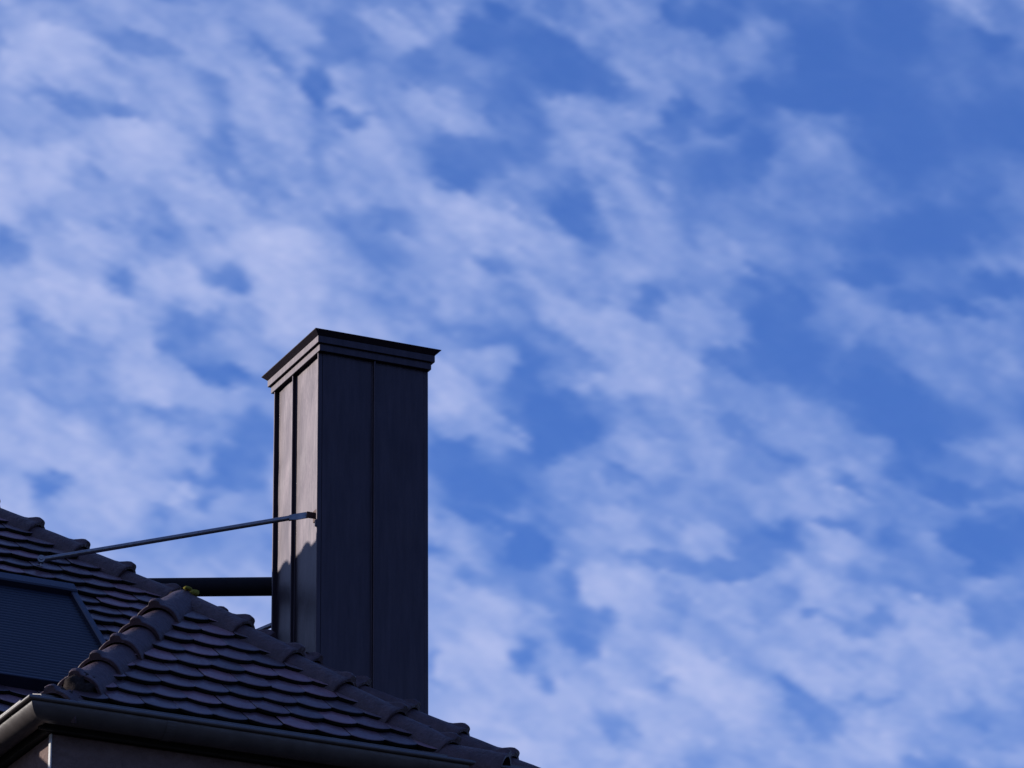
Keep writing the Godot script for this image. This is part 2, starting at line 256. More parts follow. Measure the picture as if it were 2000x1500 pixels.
	puffs([
		[3.74, 19.38, 0.32, 0.22, 20, 0.68], [4.01, 19.37, 0.16, 0.19, 0, 0.7], [5.56, 19.57, 0.29, 0.25, 0, 0.84], [5.35, 19.39, 0.38, 0.22, 0, 0.76], [5.68, 19.25, 0.32, 0.16, 0, 0.78], [5.33, 19.01, 0.45, 0.25, 0, 0.7],
		[6, 18.92, 0.32, 0.22, 20, 0.74], [3.59, 19, 0.38, 0.14, 15, 0.74], [4.06, 18.86, 0.32, 0.14, 20, 0.72], [4.69, 18.15, 0.29, 0.25, 0, 0.78], [3.1, 18.07, 0.38, 0.18, 20, 0.64], [6.24, 19.86, 0.38, 0.16, 10, 0.5],
		[5.91, 19.94, 0.32, 0.1, 10, 0.42], [6.39, 18.9, 0.32, 0.25, 0, 0.68], [6.37, 18.4, 0.25, 0.16, 0, 0.64], [5.51, 18.56, 0.38, 0.19, 0, 0.7], [4.97, 18.39, 0.32, 0.13, 0, 0.66], [2.88, 19.91, 0.32, 0.14, 0, 0.62],
		[3.36, 20.02, 0.38, 0.11, -20, 0.5], [6.33, 17.71, 0.32, 0.11, 0, 0.66], [3.68, 17.8, 0.38, 0.13, 0, 0.62], [5.25, 20.15, 0.19, 0.16, 20, 0.34], [3.2, 19.27, 0.32, 0.16, 0, 0.62], [4.32, 18.66, 0.32, 0.13, 0, 0.66],
		[5.95, 17.98, 0.38, 0.13, 0, 0.5], [3.39, 20.85, 0.25, 0.1, 20, 0.5], [4.74, 20.74, 0.32, 0.08, 10, 0.38], [5.42, 20.84, 0.25, 0.09, 20, 0.28], [3.51, 20.59, 0.22, 0.11, 0, 0.1], [3.37, 20.44, 0.32, 0.06, 0, 0.2],
		[6.21, 20.43, 0.38, 0.22, 0, 0], [6.06, 20.18, 0.25, 0.1, 30, 0.05], [5, 20.51, 0.16, 0.16, 40, 0.14], [4.48, 19.45, 0.29, 0.1, 10, 0.34], [4.82, 19.53, 0.13, 0.06, 0, 0.38], [6.22, 19.48, 0.25, 0.1, 25, 0.28],
		[3.71, 18.59, 0.22, 0.09, 40, 0.24], [3.97, 18.3, 0.25, 0.11, 20, 0.28], [4.1, 18.16, 0.22, 0.14, 0, 0.28], [6.09, 18.25, 0.25, 0.11, 10, 0.3], [3.55, 19.83, 0.19, 0.08, 0, 0.34], [5.47, 17.65, 0.32, 0.06, 0, 0.26],
		[5.24, 19.84, 0.25, 0.1, 15, 0.28], [4.4, 20.69, 0.25, 0.06, 0, 0.2], [6.43, 20.74, 0.32, 0.06, 0, 0.08],
	])
	puffs([
		[2.82, 20.23, 0.25, 0.08, 0, 0.18], [4.53, 19.04, 0.19, 0.1, 0, 0.46], [4.64, 18.46, 0.32, 0.06, 0, 0.4], [3.35, 19.64, 0.16, 0.08, 0, 0.42], [3.95, 19.59, 0.09, 0.06, 0, 0.3],
	])
	# the whole sky coarsely, then the part round the house finely
	var cw := 1024
	var ch := 512
	var coarse := PackedByteArray()
	coarse.resize(cw * ch * 3)
	for y in ch:
		var el := 90.0 - (y + 0.5) * 180.0 / ch
		for x in cw:
			var az := wrapf((x + 0.5) * 360.0 / cw, -180.0, 180.0)
			var k := Color(0.22, 0.23, 0.25)
			if el > -1.0:
				k = sky_color(az, maxf(el, 0.0), cloud_at(az, maxf(el, 0.0), false))
			var i := (y * cw + x) * 3
			coarse[i] = int(k.r * 255.0 + 0.5)
			coarse[i + 1] = int(k.g * 255.0 + 0.5)
			coarse[i + 2] = int(k.b * 255.0 + 0.5)
	var w := 4096
	var h := 4096
	var im := Image.create_from_data(cw, ch, false, Image.FORMAT_RGB8, coarse)
	im.resize(w, h, Image.INTERPOLATE_BILINEAR)
	var bytes := im.get_data()
	var dither := RandomNumberGenerator.new()
	dither.seed = 5
	var y0 := int((90.0 - SKY_HIGH) / 180.0 * h)
	var y1 := int((90.0 - SKY_LOW) / 180.0 * h)
	var half := int(SKY_AZ / 360.0 * w)
	var across := 2 * half
	var thick := PackedFloat32Array()
	thick.resize(across * (y1 - y0))
	for y in range(y0, y1):
		var el := 90.0 - (y + 0.5) * 180.0 / h
		var edge_y := minf(SKY_HIGH - el, el - SKY_LOW) / 2.0
		for n in range(-half, half):
			var az := (n + 0.5) * 360.0 / w
			var t := cloud_at(az, el, true)
			var edge := clampf(minf(edge_y, (SKY_AZ - absf(az)) / 2.0), 0.0, 1.0)
			if edge < 1.0:
				t = lerpf(cloud_at(az, el, false), t, edge)
			thick[(y - y0) * across + n + half] = t
	for y in range(y0 + 1, y1 - 1):
		var el := 90.0 - (y + 0.5) * 180.0 / h
		for n in range(1 - half, half - 1):
			var az := (n + 0.5) * 360.0 / w
			var c := (y - y0) * across + n + half
			var t := thick[c]
			# the renderer looks the sky up through a soft cubic filter: give back what that takes away
			t -= 0.36 * (thick[c - 1] + thick[c + 1] - 2.0 * t) + 0.24 * (thick[c - across] + thick[c + across] - 2.0 * t)
			var k := sky_color(az, el, clampf(t, 0.0, 1.05))
			var i := (y * w + posmod(n, w)) * 3
			var e := dither.randf()
			bytes[i] = int(k.r * 255.0 + e)
			bytes[i + 1] = int(k.g * 255.0 + e)
			bytes[i + 2] = int(k.b * 255.0 + e)
	var pano := PanoramaSkyMaterial.new()
	pano.panorama = ImageTexture.create_from_image(Image.create_from_data(w, h, false, Image.FORMAT_RGB8, bytes))
	var sky := Sky.new()
	sky.sky_material = pano
	var env := Environment.new()
	env.background_mode = Environment.BG_SKY
	env.sky = sky
	env.tonemap_mode = Environment.TONE_MAPPER_LINEAR
	env.tonemap_exposure = 1.0
	env.sdfgi_enabled = true
	env.ssao_enabled = true
	env.ssil_enabled = true
	var around := WorldEnvironment.new()
	around.name = "surroundings"
	around.environment = env
	add_child(around)


# ---------------------------------------------------------------- materials

func noise_map(key: String, s: int, freq: float, octaves: int, size := 512, normal := 0.0, stretch := Color(0, 0, 0, 0)) -> NoiseTexture2D:
	if not noises.has(key):
		var n := FastNoiseLite.new()
		n.noise_type = FastNoiseLite.TYPE_SIMPLEX_SMOOTH
		n.seed = s
		n.frequency = freq
		n.fractal_octaves = octaves
		n.fractal_gain = 0.6
		var t := NoiseTexture2D.new()
		t.width = size
		t.height = size
		t.seamless = true
		t.noise = n
		if normal > 0.0:
			t.as_normal_map = true
			t.bump_strength = normal
		noises[key] = t
	return noises[key]


func ramp_map(key: String, s: int, freq: float, octaves: int, a: Color, b: Color, mid := 0.5) -> NoiseTexture2D:
	var base := noise_map(key, s, freq, octaves)
	if base.color_ramp == null:
		var g := Gradient.new()
		g.offsets = PackedFloat32Array([mid - 0.35, mid + 0.35])
		g.colors = PackedColorArray([a.linear_to_srgb(), b.linear_to_srgb()])
		base.color_ramp = g
	return base


func surface(key: String, a: Color, b: Color, s: int, scale: Vector3, rough: float, metal := 0.0, spec := 0.5, bump := 0.0, freq := 0.012) -> StandardMaterial3D:
	# a and b are real-world base colours (linear) between which the surface wanders
	var m := StandardMaterial3D.new()
	m.albedo_texture = ramp_map("tone_" + key, s, freq, 5, a, b)
	m.roughness = rough
	m.metallic = metal
	m.metallic_specular = spec
	m.uv1_triplanar = true
	m.uv1_world_triplanar = true
	m.uv1_scale = scale
	if bump > 0.0:
		m.normal_enabled = true
		m.normal_texture = noise_map("grain", 91, 0.03, 4, 512, 6.0)
		m.normal_scale = bump
	mats[key] = m
	return m


func make_materials() -> void:
	for k in 5:
		var f: float = [0.66, 0.86, 1.0, 1.16, 1.42][k]
		var red: float = [1.0, 1.12, 0.96, 1.05, 1.2][k]
		surface("tile_%d" % k, Color(0.090 * f * red, 0.053 * f, 0.060 * f), Color(0.150 * f * red, 0.088 * f, 0.096 * f), 31 + k, Vector3(1.7, 1.7, 1.7), 0.36, 0.0, 0.5, 0.35)
	surface("tile_edge", Color(0.006, 0.0065, 0.005), Color(0.013, 0.013, 0.010), 40, Vector3(3, 3, 3), 0.9, 0.0, 0.2)  # mossy tone with the shade under each tile row painted into it
	surface("hip_tile", Color(0.050, 0.028, 0.030), Color(0.095, 0.053, 0.055), 51, Vector3(1.9, 1.9, 1.9), 0.55, 0.0, 0.4, 0.9)
	surface("deck", Color(0.010, 0.009, 0.008), Color(0.022, 0.018, 0.016), 52, Vector3(1, 1, 1), 0.9, 0.0, 0.2)
	surface("clad", Color(0.036, 0.024, 0.030), Color(0.056, 0.038, 0.045), 53, Vector3(3.4, 0.30, 3.4), 0.385, 0.6, 0.5, 0.10)
	surface("flashing", Color(0.09, 0.09, 0.10), Color(0.15, 0.15, 0.16), 54, Vector3(2, 2, 2), 0.5, 0.3, 0.5, 0.3)
	surface("zinc", Color(0.060, 0.048, 0.045), Color(0.10, 0.083, 0.078), 55, Vector3(1.2, 1.2, 1.2), 0.42, 0.2, 0.65, 0.15)
	surface("galvanised", Color(0.17, 0.16, 0.17), Color(0.26, 0.25, 0.26), 56, Vector3(4, 4, 4), 0.38, 0.9, 0.5, 0.15)
	surface("rust", Color(0.060, 0.024, 0.018), Color(0.10, 0.045, 0.035), 57, Vector3(6, 6, 6), 0.7, 0.2, 0.4)
	surface("pipe", Color(0.008, 0.006, 0.008), Color(0.014, 0.010, 0.013), 58, Vector3(2, 2, 2), 0.7, 0.0, 0.3, 0.2)
	surface("frame", Color(0.013, 0.013, 0.027), Color(0.021, 0.021, 0.038), 59, Vector3(2, 2, 2), 0.42, 0.3, 0.5, 0.1)
	surface("slat", Color(0.006, 0.006, 0.014), Color(0.011, 0.010, 0.020), 60, Vector3(2, 2, 2), 0.48, 0.2, 0.5, 0.1)
	surface("plaster", Color(0.13, 0.085, 0.075), Color(0.20, 0.135, 0.12), 61, Vector3(1.5, 1.5, 1.5), 0.9, 0.0, 0.3, 1.2)
	surface("bead", Color(0.45, 0.43, 0.42), Color(0.62, 0.60, 0.58), 67, Vector3(5, 5, 5), 0.6, 0.0, 0.4, 0.8)
	surface("soffit", Color(0.014, 0.011, 0.010), Color(0.026, 0.021, 0.018), 62, Vector3(1, 1, 1), 0.75)
	surface("lichen", Color(0.16, 0.14, 0.022), Color(0.26, 0.22, 0.05), 63, Vector3(7, 7, 7), 0.95, 0.0, 0.1, 1.0)
	surface("mortar", Color(0.022, 0.016, 0.015), Color(0.045, 0.034, 0.031), 64, Vector3(5, 5, 5), 0.95, 0.0, 0.2, 1.2)
	surface("moss", Color(0.03, 0.035, 0.012), Color(0.07, 0.07, 0.03), 65, Vector3(7, 7, 7), 0.95, 0.0, 0.1)
	surface("paving", Color(0.030, 0.032, 0.026), Color(0.060, 0.058, 0.050), 66, Vector3(0.15, 0.15, 0.15), 0.9, 0.0, 0.3)


# ---------------------------------------------------------------- mesh helpers

func builder() -> SurfaceTool:
	var st := SurfaceTool.new()
	st.begin(Mesh.PRIMITIVE_TRIANGLES)
	st.set_smooth_group(-1)
	return st


func tri(st: SurfaceTool, a: Vector3, b: Vector3, c: Vector3) -> void:   # anticlockwise from outside
	st.add_vertex(a)
	st.add_vertex(c)
	st.add_vertex(b)


func quad(st: SurfaceTool, a: Vector3, b: Vector3, c: Vector3, d: Vector3) -> void:
	tri(st, a, b, c)
	tri(st, a, c, d)


func finish(st: SurfaceTool) -> ArrayMesh:
	st.generate_normals()
	return st.commit()


func box(st: SurfaceTool, lo: Vector3, hi: Vector3, bevel := 0.0) -> void:
	# a box whose edges are chamfered
	var b := minf(bevel, 0.49 * minf(hi.x - lo.x, minf(hi.y - lo.y, hi.z - lo.z)))
	var c := (lo + hi) * 0.5
	var h := (hi - lo) * 0.5
	for axis in 3:
		for s in [-1.0, 1.0]:
			var n := Vector3.ZERO
			n[axis] = s
			var u := Vector3.ZERO
			u[(axis + 1) % 3] = 1.0
			var v := n.cross(u)
			var hu := absf(u.dot(h)) - b
			var hv := absf(v.dot(h)) - b
			var o := c + n * absf(n.dot(h))
			quad(st, o - u * hu - v * hv, o + u * hu - v * hv, o + u * hu + v * hv, o - u * hu + v * hv)
	if b <= 0.0:
		return
	for axis in 3:
		var p := (axis + 1) % 3
		var q := (axis + 2) % 3
		for sp in [-1.0, 1.0]:
			for sq in [-1.0, 1.0]:
				var a := Vector3.ZERO
				a[p] = sp * h[p]
				a[q] = sq * (h[q] - b)
				var d := Vector3.ZERO
				d[p] = sp * (h[p] - b)
				d[q] = sq * h[q]
				var e := Vector3.ZERO
				e[axis] = h[axis] - b
				if sp * sq > 0:
					quad(st, c + a - e, c + d - e, c + d + e, c + a + e)
				else:
					quad(st, c + a + e, c + d + e, c + d - e, c + a - e)
	for sx in [-1.0, 1.0]:
		for sy in [-1.0, 1.0]:
			for sz in [-1.0, 1.0]:
				var x := c + Vector3(sx * h.x, sy * (h.y - b), sz * (h.z - b))
				var y := c + Vector3(sx * (h.x - b), sy * h.y, sz * (h.z - b))
				var z := c + Vector3(sx * (h.x - b), sy * (h.y - b), sz * h.z)
				if sx * sy * sz > 0:
					tri(st, x, y, z)
				else:
					tri(st, x, z, y)


func rod(st: SurfaceTool, a: Vector3, b: Vector3, r0: float, r1: float, sides := 14) -> void:
	var d := (b - a).normalized()
	var u := d.cross(Vector3.UP if absf(d.y) < 0.9 else Vector3.RIGHT).normalized()
	var v := d.cross(u)
	st.set_smooth_group(1)
	for k in sides:
		var p := TAU * k / sides
		var q := TAU * (k + 1) / sides
		var e := u * cos(p) + v * sin(p)
		var f := u * cos(q) + v * sin(q)
		quad(st, a + e * r0, a + f * r0, b + f * r1, b + e * r1)
	st.set_smooth_group(-1)
	for k in sides:
		var p := TAU * k / sides
		var q := TAU * (k + 1) / sides
		var e := u * cos(p) + v * sin(p)
		var f := u * cos(q) + v * sin(q)
		tri(st, b, b + e * r1, b + f * r1)
		tri(st, a, a + f * r0, a + e * r0)


func square_sweep(st: SurfaceTool, profile: Array, x0: float, x1: float, z0: float, z1: float) -> void:
	# runs a profile of (outset, height), listed upwards along the outside, round a rectangle with mitred corners
	for k in profile.size() - 1:
		var a: Vector2 = profile[k]
		var b: Vector2 = profile[k + 1]
		var pa := [Vector3(x0 - a.x, a.y, z1 + a.x), Vector3(x1 + a.x, a.y, z1 + a.x), Vector3(x1 + a.x, a.y, z0 - a.x), Vector3(x0 - a.x, a.y, z0 - a.x)]
		var pb := [Vector3(x0 - b.x, b.y, z1 + b.x), Vector3(x1 + b.x, b.y, z1 + b.x), Vector3(x1 + b.x, b.y, z0 - b.x), Vector3(x0 - b.x, b.y, z0 - b.x)]
		for i in 4:
			var j := (i + 1) % 4
			quad(st, pa[i], pa[j], pb[j], pb[i])


func part(called: String, mesh: Mesh, mat: String, parent: Node3D, at := Transform3D()) -> MeshInstance3D:
	var o := MeshInstance3D.new()
	o.name = called
	o.mesh = mesh
	o.material_override = null
	mesh_material(o, mat)
	o.transform = at
	parent.add_child(o, true)
	return o


func mesh_material(o: MeshInstance3D, mat: String) -> void:
	for k in o.mesh.get_surface_count():
		o.set_surface_override_material(k, mats[mat])


func thing(called: String, label: String, category: String, at: Transform3D, group := "") -> Node3D:
	var o := Node3D.new()
	o.name = called
	o.transform = at
	add_child(o, true)
	o.set_meta("label", label)
	o.set_meta("category", category)
	if group:
		o.set_meta("group", group)
	return o


func rebase(o: Node3D, base: Vector3) -> void:   # moves a thing's origin to «base» and leaves its parts where they are
	o.transform = o.transform * Transform3D(Basis(), base)
	for c in o.get_children():
		c.transform = Transform3D(Basis(), -base) * c.transform


func house_frame() -> Transform3D:
	return Transform3D(Basis(Vector3.UP, deg_to_rad(HOUSE_TURN)), HOUSE_AT)


# ---------------------------------------------------------------- ground

func make_ground() -> void:
	var st := builder()
	var r := 3000.0
	quad(st, Vector3(-r, 0, r), Vector3(r, 0, r), Vector3(r, 0, -r), Vector3(-r, 0, -r))
	var o := part("ground", finish(st), "paving", self)
	o.set_meta("kind", "structure")


# ---------------------------------------------------------------- the house

func main_height(z: float) -> float:   # of the main roof's front slope
	return EAVE + (MAIN_FRONT - z) * tan(deg_to_rad(MAIN_PITCH))


var full_tiles := {}


func tile_outline(exposed: float) -> PackedVector2Array:
	var p := PackedVector2Array()
	for k in 9:
		var t := -1.0 + k / 4.0
		p.append(Vector2(0.0885 * t, 0.044 * pow(absf(t), 2.0)))
	p.append(Vector2(0.0885, exposed + 0.05))
	p.append(Vector2(-0.0885, exposed + 0.05))
	return p


func tile_mesh(st: SurfaceTool, rim: SurfaceTool, outline: PackedVector2Array, exposed: float, at: Transform3D) -> void:
	# a plate that lies on the row below: high at its lower edge, low under the row above
	var area := 0.0
	for k in outline.size():
		var a := outline[k]
		var b := outline[(k + 1) % outline.size()]
		area += a.x * b.y - b.x * a.y
	var pts := outline.duplicate()
	if area < 0:
		pts.reverse()
	var top: Array[Vector3] = []
	var low: Array[Vector3] = []
	var inner: Array[Vector3] = []
	var mid := Vector2.ZERO
	for q in pts:
		mid += q
	mid /= pts.size()
	for q in pts:
		var lift := lerpf(0.034, 0.004, clampf(q.y / (exposed + 0.05), 0.0, 1.0))
		var pull := (mid - q).normalized() * 0.004
		top.append(at * Vector3(q.x, lift - 0.003, -q.y))
		inner.append(at * Vector3(q.x + pull.x, lift, -q.y - pull.y))
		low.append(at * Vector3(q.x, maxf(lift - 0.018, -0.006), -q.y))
	var n := pts.size()
	for k in range(1, n - 1):
		tri(st, inner[0], inner[k], inner[k + 1])
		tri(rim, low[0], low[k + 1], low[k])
	for k in n:
		var j := (k + 1) % n
		quad(st, top[k], top[j], inner[j], inner[k])
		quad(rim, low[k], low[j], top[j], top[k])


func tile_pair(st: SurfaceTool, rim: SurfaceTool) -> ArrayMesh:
	# the weathered face and, as a second surface, near-black edges: moss, with the shade between rows painted in
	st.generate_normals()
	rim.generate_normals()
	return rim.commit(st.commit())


func lay_tiles(parent: Node3D, origin: Vector3, along: Vector3, up_slope: Vector3, face: PackedVector2Array, exposed: float, v_first: float, u_first: float, singly: Array, skip: PackedVector2Array) -> void:
	# rows of beaver-tail tiles over one slope, cut to the slope's outline; those within the rectangles «singly» become parts, the rest one mesh
	var normal := along.cross(up_slope).normalized()
	var basis := Basis(along, normal, -up_slope)
	var whole := tile_outline(exposed)
	var rest := builder()
	var rest_rim := builder()
	var rest_count := 0
	var box_ := Rect2(face[0], Vector2.ZERO)
	for q in face:
		box_ = box_.expand(q)
	var row := 0
	var v := v_first
	while v < box_.end.y:
		var shift := 0.09 if row % 2 == 1 else 0.0
		var u := u_first + shift + 0.18 * floorf((box_.position.x - u_first) / 0.18) - 0.18
		while u < box_.end.x + 0.18:
			var c := Vector2(u + rng.randf_range(-0.0015, 0.0015), v + rng.randf_range(-0.003, 0.003))
			var tilt := Vector3(rng.randf_range(-0.012, 0.012), rng.randf_range(-0.012, 0.012), rng.randf_range(-0.02, 0.02))
			var lift := rng.randf_range(-0.002, 0.003)
			var tone := int(rng.randf() * 4.999)
			u += 0.18
			var here := PackedVector2Array()
			for q in whole:
				here.append(q + c)
			if skip.size() and Geometry2D.is_point_in_polygon(c + Vector2(0, 0.05), skip):
				continue
			var inside := true
			for q in here:
				if not Geometry2D.is_point_in_polygon(q, face):
					inside = false
					break
			var outline := whole
			if not inside:
				var cut := Geometry2D.intersect_polygons(here, face)
				if cut.is_empty():
					continue
				var area := 0.0
				for k in cut[0].size():
					area += cut[0][k].cross(cut[0][(k + 1) % cut[0].size()])
				if absf(area) < 0.006:
					continue
				outline = PackedVector2Array()
				for q in cut[0]:
					outline.append(q - c)
			var place := Transform3D(basis * Basis.from_euler(tilt), origin + along * c.x + up_slope * c.y + normal * lift)
			var single := false
			for r in singly:
				if r.has_point(c):
					single = true
			if not single:
				tile_mesh(rest, rest_rim, outline, exposed, place)
				rest_count += 1
				continue
			var mesh: ArrayMesh
			var key := "%f" % exposed
			if inside:
				if not full_tiles.has(key):
					var st := builder()
					var rim := builder()
					tile_mesh(st, rim, whole, exposed, Transform3D())
					full_tiles[key] = tile_pair(st, rim)
				mesh = full_tiles[key]
			else:
				var st := builder()
				var rim := builder()
				tile_mesh(st, rim, outline, exposed, Transform3D())
				mesh = tile_pair(st, rim)
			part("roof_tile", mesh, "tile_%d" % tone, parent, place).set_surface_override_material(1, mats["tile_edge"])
		v += exposed
		row += 1
	if rest_count:
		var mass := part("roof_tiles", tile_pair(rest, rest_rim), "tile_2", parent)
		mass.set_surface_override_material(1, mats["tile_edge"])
		mass.set_meta("kind", "stuff")


func hip_tile_mesh(length: float, s: int) -> ArrayMesh:
	# a half-round tile that widens downwards (+x), with a flared lip and a raised boss at the lower end of its crest
	var r := RandomNumberGenerator.new()
	r.seed = s
	var st := builder()
	var steps := [0.0, 0.25, 0.5, 0.66, 0.73, 0.79, 0.84, 0.88, 0.91, 0.94, 0.97, 0.99, 1.0]
	var around := 44
	var outer := []
	var inner := []
	for i in steps.size():
		var t: float = steps[i]
		var x := t * length
		var from_end := length - x
		var radius := lerpf(0.098, 0.116, t)
		var lip := 0.003 * smoothstep(0.045, 0.02, from_end)
		if i == steps.size() - 1:
			lip -= 0.003
		var rise := smoothstep(0.112, 0.035, from_end) * 0.025 - smoothstep(0.03, 0.0, from_end) * 0.006
		var ring := []
		var ring2 := []
		for k in around + 1:
			var p := lerpf(-0.45, PI + 0.45, float(k) / around)
			var crest := absf(p - PI / 2.0)
			var boss := rise * smoothstep(0.27, 0.15, crest)
			var rr := radius + lip + boss + 0.0012 * sin(7.0 * p + s + 9.0 * t)
			var e := Vector3(0, sin(p), cos(p))
			ring.append(Vector3(x, 0, 0) + e * rr)
			ring2.append(Vector3(x, 0, 0) + e * (radius - 0.015))
		outer.append(ring)
		inner.append(ring2)
	st.set_smooth_group(1)
	for i in steps.size() - 1:
		for k in around:
			quad(st, outer[i][k], outer[i][k + 1], outer[i + 1][k + 1], outer[i + 1][k])
	st.set_smooth_group(2)
	for i in [0, steps.size() - 2]:
		var j: int = steps.size() - 2 if i == 0 else steps.size() - 1
		for k in around:
			quad(st, inner[i][k + 1], inner[i][k], inner[j][k], inner[j][k + 1])
	st.set_smooth_group(-1)
	var last := steps.size() - 1
	for k in around:
		quad(st, outer[last][k], outer[last][k + 1], inner[last][k + 1], inner[last][k])
		quad(st, inner[0][k], inner[0][k + 1], outer[0][k + 1], outer[0][k])
	for i in last:
		quad(st, outer[i][0], outer[i + 1][0], inner[i + 1][0], inner[i][0])
		quad(st, inner[i][around], inner[i + 1][around], outer[i + 1][around], outer[i][around])
	return finish(st)


var hip_variants: Array[ArrayMesh] = []


func lay_hip(parent: Node3D, low: Vector3, high: Vector3, first: float, exposed: float, sink: float, over := 0.16) -> void:
	# hip or ridge tiles along a line, from «first» metres above its lower end
	if hip_variants.is_empty():
		for k in 3:
			hip_variants.append(hip_tile_mesh(HIP_LONG, k))
	var down := (low - high).normalized()
	var side := down.cross(Vector3.UP).normalized()
	var up := side.cross(down)
	var total := low.distance_to(high)
	var at := first
	var n := 0
	while at + HIP_LONG - over < total:
		var bottom := low - down * at - up * sink
		# each tile's lower end rides on the crown of the next one down
		var b := Basis(down, up, side) * Basis(Vector3.BACK, 0.040) * Basis(Vector3.RIGHT, rng.randf_range(-0.03, 0.03)) * Basis(Vector3.UP, rng.randf_range(-0.01, 0.01))
		part("hip_tile", hip_variants[n % 3], "hip_tile", parent, Transform3D(b, bottom - b.x * HIP_LONG + up * rng.randf_range(0.0, 0.004)))
		at += exposed
		n += 1


func gutter_mesh(length: float, miter0: float, miter1: float) -> ArrayMesh:
	# a half-round gutter along +x; y up, z outwards; its ends are cut at «miter» metres along per metre outwards
	var st := builder()
	var r := 0.078
	var out := []
	for k in 17:
		var p := PI + PI * k / 16.0
		out.append(Vector2(cos(p) * r, sin(p) * r))
	var bead := []
	for k in 11:
		var p := PI + TAU * k / 12.0
		bead.append(Vector2(r + 0.011 + cos(p) * 0.011, 0.004 - sin(p) * 0.011))
	var line := out + bead
	st.set_smooth_group(1)
	for k in line.size() - 1:
		if k == out.size() - 1:
			st.set_smooth_group(2)
		var a: Vector2 = line[k]
		var b: Vector2 = line[k + 1]
		var a0 := Vector3(miter0 * a.x, a.y, a.x)
		var b0 := Vector3(miter0 * b.x, b.y, b.x)
		var a1 := Vector3(length + miter1 * a.x, a.y, a.x)
		var b1 := Vector3(length + miter1 * b.x, b.y, b.x)
		quad(st, a1, a0, b0, b1)
	# the inside
	st.set_smooth_group(3)
	for k in out.size() - 1:
		var a: Vector2 = out[k] * 0.975
		var b: Vector2 = out[k + 1] * 0.975
		quad(st, Vector3(miter0 * a.x, a.y, a.x), Vector3(length + miter1 * a.x, a.y, a.x), Vector3(length + miter1 * b.x, b.y, b.x), Vector3(miter0 * b.x, b.y, b.x))
	return finish(st)


